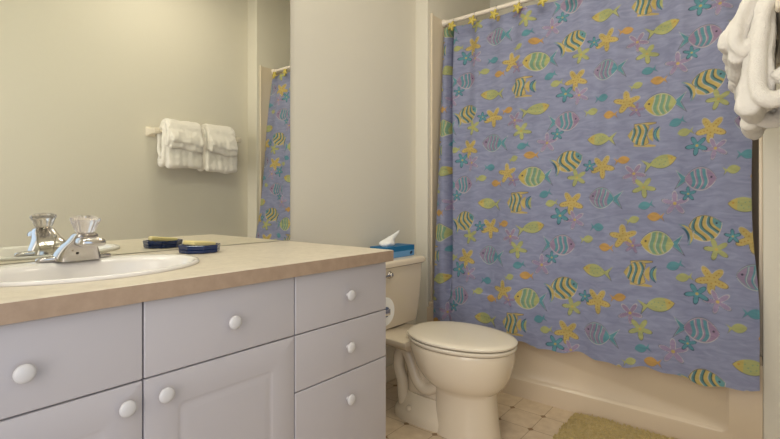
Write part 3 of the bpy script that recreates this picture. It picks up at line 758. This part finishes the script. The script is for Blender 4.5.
def drape(bm, xb, xt, xf, zback, ztop, zf, tht, thb, ya, yb, seed, flare=0.0, slant=0.0, ny=44):
    """one folded layer of cloth over the bar: thin at the top, a fat rounded fold at the bottom of its front fall"""
    r = (xb - xt) / 2; cx = (xb + xt) / 2; zc = ztop - r
    P = [(xb, zback + (zc - zback) * i / 8, tht) for i in range(8)]
    P += [(cx + r * math.cos(math.radians(18 * i)), zc + r * math.sin(math.radians(18 * i)), tht) for i in range(11)]
    for i in range(1, 19):
        t = i / 18
        P.append((xt + (xf - xt) * (1 - (1 - t) ** 1.6), zc + (zf - zc) * t, tht + (thb - tht) * t ** 1.2))
    n = len(P); rings = []
    for k in range(ny + 1):
        edge = 0.62 if k in (0, ny) else 0.86 if k in (1, ny - 1) else 0.96 if k in (2, ny - 2) else 1.0
        fy = (0.0, 0.008, 0.022)[k] if k < 3 else 1 - (0.0, 0.008, 0.022)[ny - k] if k > ny - 3 else 0.04 + 0.92 * (k - 3) / (ny - 6)
        y = ya + (yb - ya) * fy
        Q = []
        for i, (px, pz, th) in enumerate(P):
            t = max(0.0, (i - 14) / (n - 15))                   # 0 on the bar, 1 at the front hem
            rib = (0.0030 * math.sin(fy * 15 + seed + 1.5 * t) + 0.0018 * math.sin(fy * 33 + seed * 2)) * (1.3 - 0.6 * t)
            wob = noise.noise(Vector((seed, y * 9, pz * 10))) * 0.009
            dx = -flare * (1 - fy) ** 3 * t - t * (rib + wob)
            dz = slant * (fy - 0.5) * t + 0.010 * noise.noise(Vector((seed + 9, y * 9, 0))) * t
            Q.append((Vector((px + dx, pz + dz)), th * edge * (1 + 0.22 * noise.noise(Vector((i * 0.15, y * 11, seed))))))
        lf, rt = [], []
        for i in range(n):
            d = (Q[min(i + 1, n - 1)][0] - Q[max(i - 1, 0)][0]).normalized(); nn = Vector((-d.y, d.x))
            lf.append(Q[i][0] + nn * Q[i][1] / 2); rt.append(Q[i][0] - nn * Q[i][1] / 2)
        def capend(c, d, th):
            nn = Vector((-d.y, d.x))
            return [c + d * th / 2 * math.sin(a) + nn * th / 2 * math.cos(a) for a in (PI * 0.15, PI * 0.32, PI * 0.5, PI * 0.68, PI * 0.85)]
        de = (Q[-1][0] - Q[-2][0]).normalized(); ds = (Q[0][0] - Q[1][0]).normalized()
        loop = lf + capend(Q[-1][0], de, Q[-1][1]) + rt[::-1] + capend(Q[0][0], ds, Q[0][1])
        rings.append([Vector((q.x, y + 0.010 * noise.noise(Vector((q.x * 18, q.y * 9, seed + 5 * (k > ny / 2)))), q.y)) for q in loop])
    loft(bm, rings)

def bath_towel(ya, yb, zl, seed):
    bm = NB()
    drape(bm, BX + 0.026, BX - 0.026, BX - 0.030, zl + 0.06, BZ + 0.029, zl + 0.045, 0.024, 0.034, ya + 0.004, yb - 0.006, seed, 0.0)
    drape(bm, BX + 0.040, BX - 0.044, BX - 0.064, zl + 0.05, BZ + 0.046, zl + 0.022, 0.030, 0.052, ya, yb, seed + 2, 0.008)
    # the gathered near edge: a loose fold that runs down and curls back under at the bottom
    tube(bm, spline([(BX + 0.012, ya + 0.012, BZ + 0.030), (BX - 0.030, ya + 0.004, BZ + 0.012), (BX - 0.046, ya - 0.004, BZ - 0.09), (BX - 0.052, ya - 0.008, zl + 0.075), (BX - 0.040, ya - 0.010, zl + 0.030), (BX - 0.008, ya - 0.008, zl + 0.022), (BX + 0.014, ya - 0.002, zl + 0.050), (BX + 0.006, ya + 0.006, zl + 0.082)], 6), [0.012 + 0.009 * min(1, i / 22) for i in range(43)], 14)
    tube(bm, spline([(BX + 0.034, ya + 0.008, BZ + 0.02), (BX + 0.030, ya - 0.002, BZ - 0.10), (BX + 0.012, ya - 0.004, zl + 0.10), (BX - 0.018, ya - 0.010, zl + 0.070)], 6), 0.016, 14)
    return bm
def hand_towel(ya, yb, zl, seed):
    bm = NB()
    drape(bm, BX + 0.054, BX - 0.064, BX - 0.094, zl + 0.05, BZ + 0.064, zl + 0.018, 0.028, 0.038, ya, yb, seed, 0.006, -0.02)
    drape(bm, BX + 0.066, BX - 0.082, BX - 0.112, zl + 0.10, BZ + 0.080, zl + 0.055, 0.025, 0.032, ya + 0.006, yb - 0.004, seed + 2.5, 0.008, -0.02)
    tube(bm, spline([(BX - 0.010, ya + 0.012, BZ + 0.066), (BX - 0.070, ya + 0.004, BZ + 0.030), (BX - 0.092, ya - 0.002, BZ - 0.03), (BX - 0.098, ya - 0.004, zl + 0.055), (BX - 0.078, ya - 0.004, zl + 0.030), (BX - 0.064, ya + 0.004, zl + 0.060)], 6), 0.014, 14)
    return bm
def terrycloth(o):
    """knits the folds of one towel into a soft continuous cloth"""
    r = o.modifiers.new('knit', 'REMESH'); r.mode = 'VOXEL'; r.voxel_size = 0.0042; r.use_smooth_shade = True
    m = o.modifiers.new('soften', 'SMOOTH'); m.factor = 0.5; m.iterations = 9
    for nm, sz, st in (('folds', 0.055, 0.010), ('nap', 0.006, 0.0022)):
        t = bpy.data.textures.new(nm, 'CLOUDS'); t.noise_scale = sz; t.noise_depth = 2
        d = o.modifiers.new(nm, 'DISPLACE'); d.texture = t; d.strength = st; d.mid_level = 0.5; d.texture_coords = 'LOCAL'
    return o

TG, HG = 'bath towels on the towel bar', 'hand towels on the towel bar'
tag(terrycloth(obj('bath_towel', bath_towel(1.490, 1.742, 1.228, 0.3), M['terry'], None, 80)), 'white bath towel on the bar end farther from the tub, under a hand towel', 'towel', TG)
tag(terrycloth(obj('bath_towel', bath_towel(1.775, 2.035, 1.212, 4.1), M['terry'], None, 80)), 'white bath towel on the bar end nearer the tub, under a hand towel', 'towel', TG)
tag(terrycloth(obj('hand_towel', hand_towel(1.500, 1.740, 1.352, 1.7), M['terry'], None, 80)), 'white hand towel draped over the bath towel farther from the tub, hem hanging higher', 'towel', HG)
tag(terrycloth(obj('hand_towel', hand_towel(1.790, 2.015, 1.342, 6.2), M['terry'], None, 80)), 'white hand towel draped over the bath towel nearer the tub, hem hanging higher', 'towel', HG)

# ------------------------------------------------------------------ bath mat
bm = NB()
rx0, rx1, ry0, ry1 = 0.935, 1.60, 1.72, 2.205
rings = [rrect(rx0 + 0.004, rx1 - 0.004, ry0 + 0.004, ry1 - 0.004, 0.05, 0.0005, 10), rrect(rx0, rx1, ry0, ry1, 0.05, 0.008, 10), rrect(rx0 + 0.003, rx1 - 0.003, ry0 + 0.003, ry1 - 0.003, 0.05, 0.017, 10), rrect(rx0 + 0.012, rx1 - 0.012, ry0 + 0.012, ry1 - 0.012, 0.045, 0.022, 10)]
loft(bm, rings, cap=False)
bot = [v for v in bm.verts][:44]; 
NX, NY = 90, 64
def inmat(x, y): return True
bm.verts.ensure_lookup_table()
top = [v for v in bm.verts][-44:]
bm.faces.new(top); bm.faces.new([v for v in bm.verts][:44][::-1])
mat_o = obj('bath_mat', bm, M['rug'], None, 50)
tag(mat_o, 'olive green shaggy bath mat on the tiled floor beside the tub', 'bath mat')
# pile tufts of the mat itself
rng = random.Random(3)
bm = NB()
for _ in range(5200):
    x = rng.uniform(rx0 + 0.002, rx1 - 0.002); y = rng.uniform(ry0 + 0.002, ry1 - 0.002)
    cxm = min(max(x, rx0 + 0.05), rx1 - 0.05); cym = min(max(y, ry0 + 0.05), ry1 - 0.05)
    if math.hypot(x - cxm, y - cym) > 0.048: continue
    z0 = 0.012; hgt = rng.uniform(0.012, 0.018); a = rng.uniform(0, 2 * PI); r = rng.uniform(0.0035, 0.006)
    tip = Vector((x + rng.uniform(-.006, .006), y + rng.uniform(-.006, .006), z0 + hgt))
    base = [bm.verts.new((x + r * math.cos(a + k * 2 * PI / 4), y + r * math.sin(a + k * 2 * PI / 4), z0)) for k in range(4)]
    mid = [bm.verts.new(v.co.lerp(tip, 0.75) + (v.co - Vector((x, y, z0))) * 0.35) for v in base]
    tv = bm.verts.new(tip)
    for k in range(4):
        j = (k + 1) % 4
        bm.faces.new((base[k], base[j], mid[j], mid[k])); bm.faces.new((mid[k], mid[j], tv))
pile = obj('pile', bm, M['rug'], mat_o, 60, fixn=False); pile['kind'] = 'stuff'
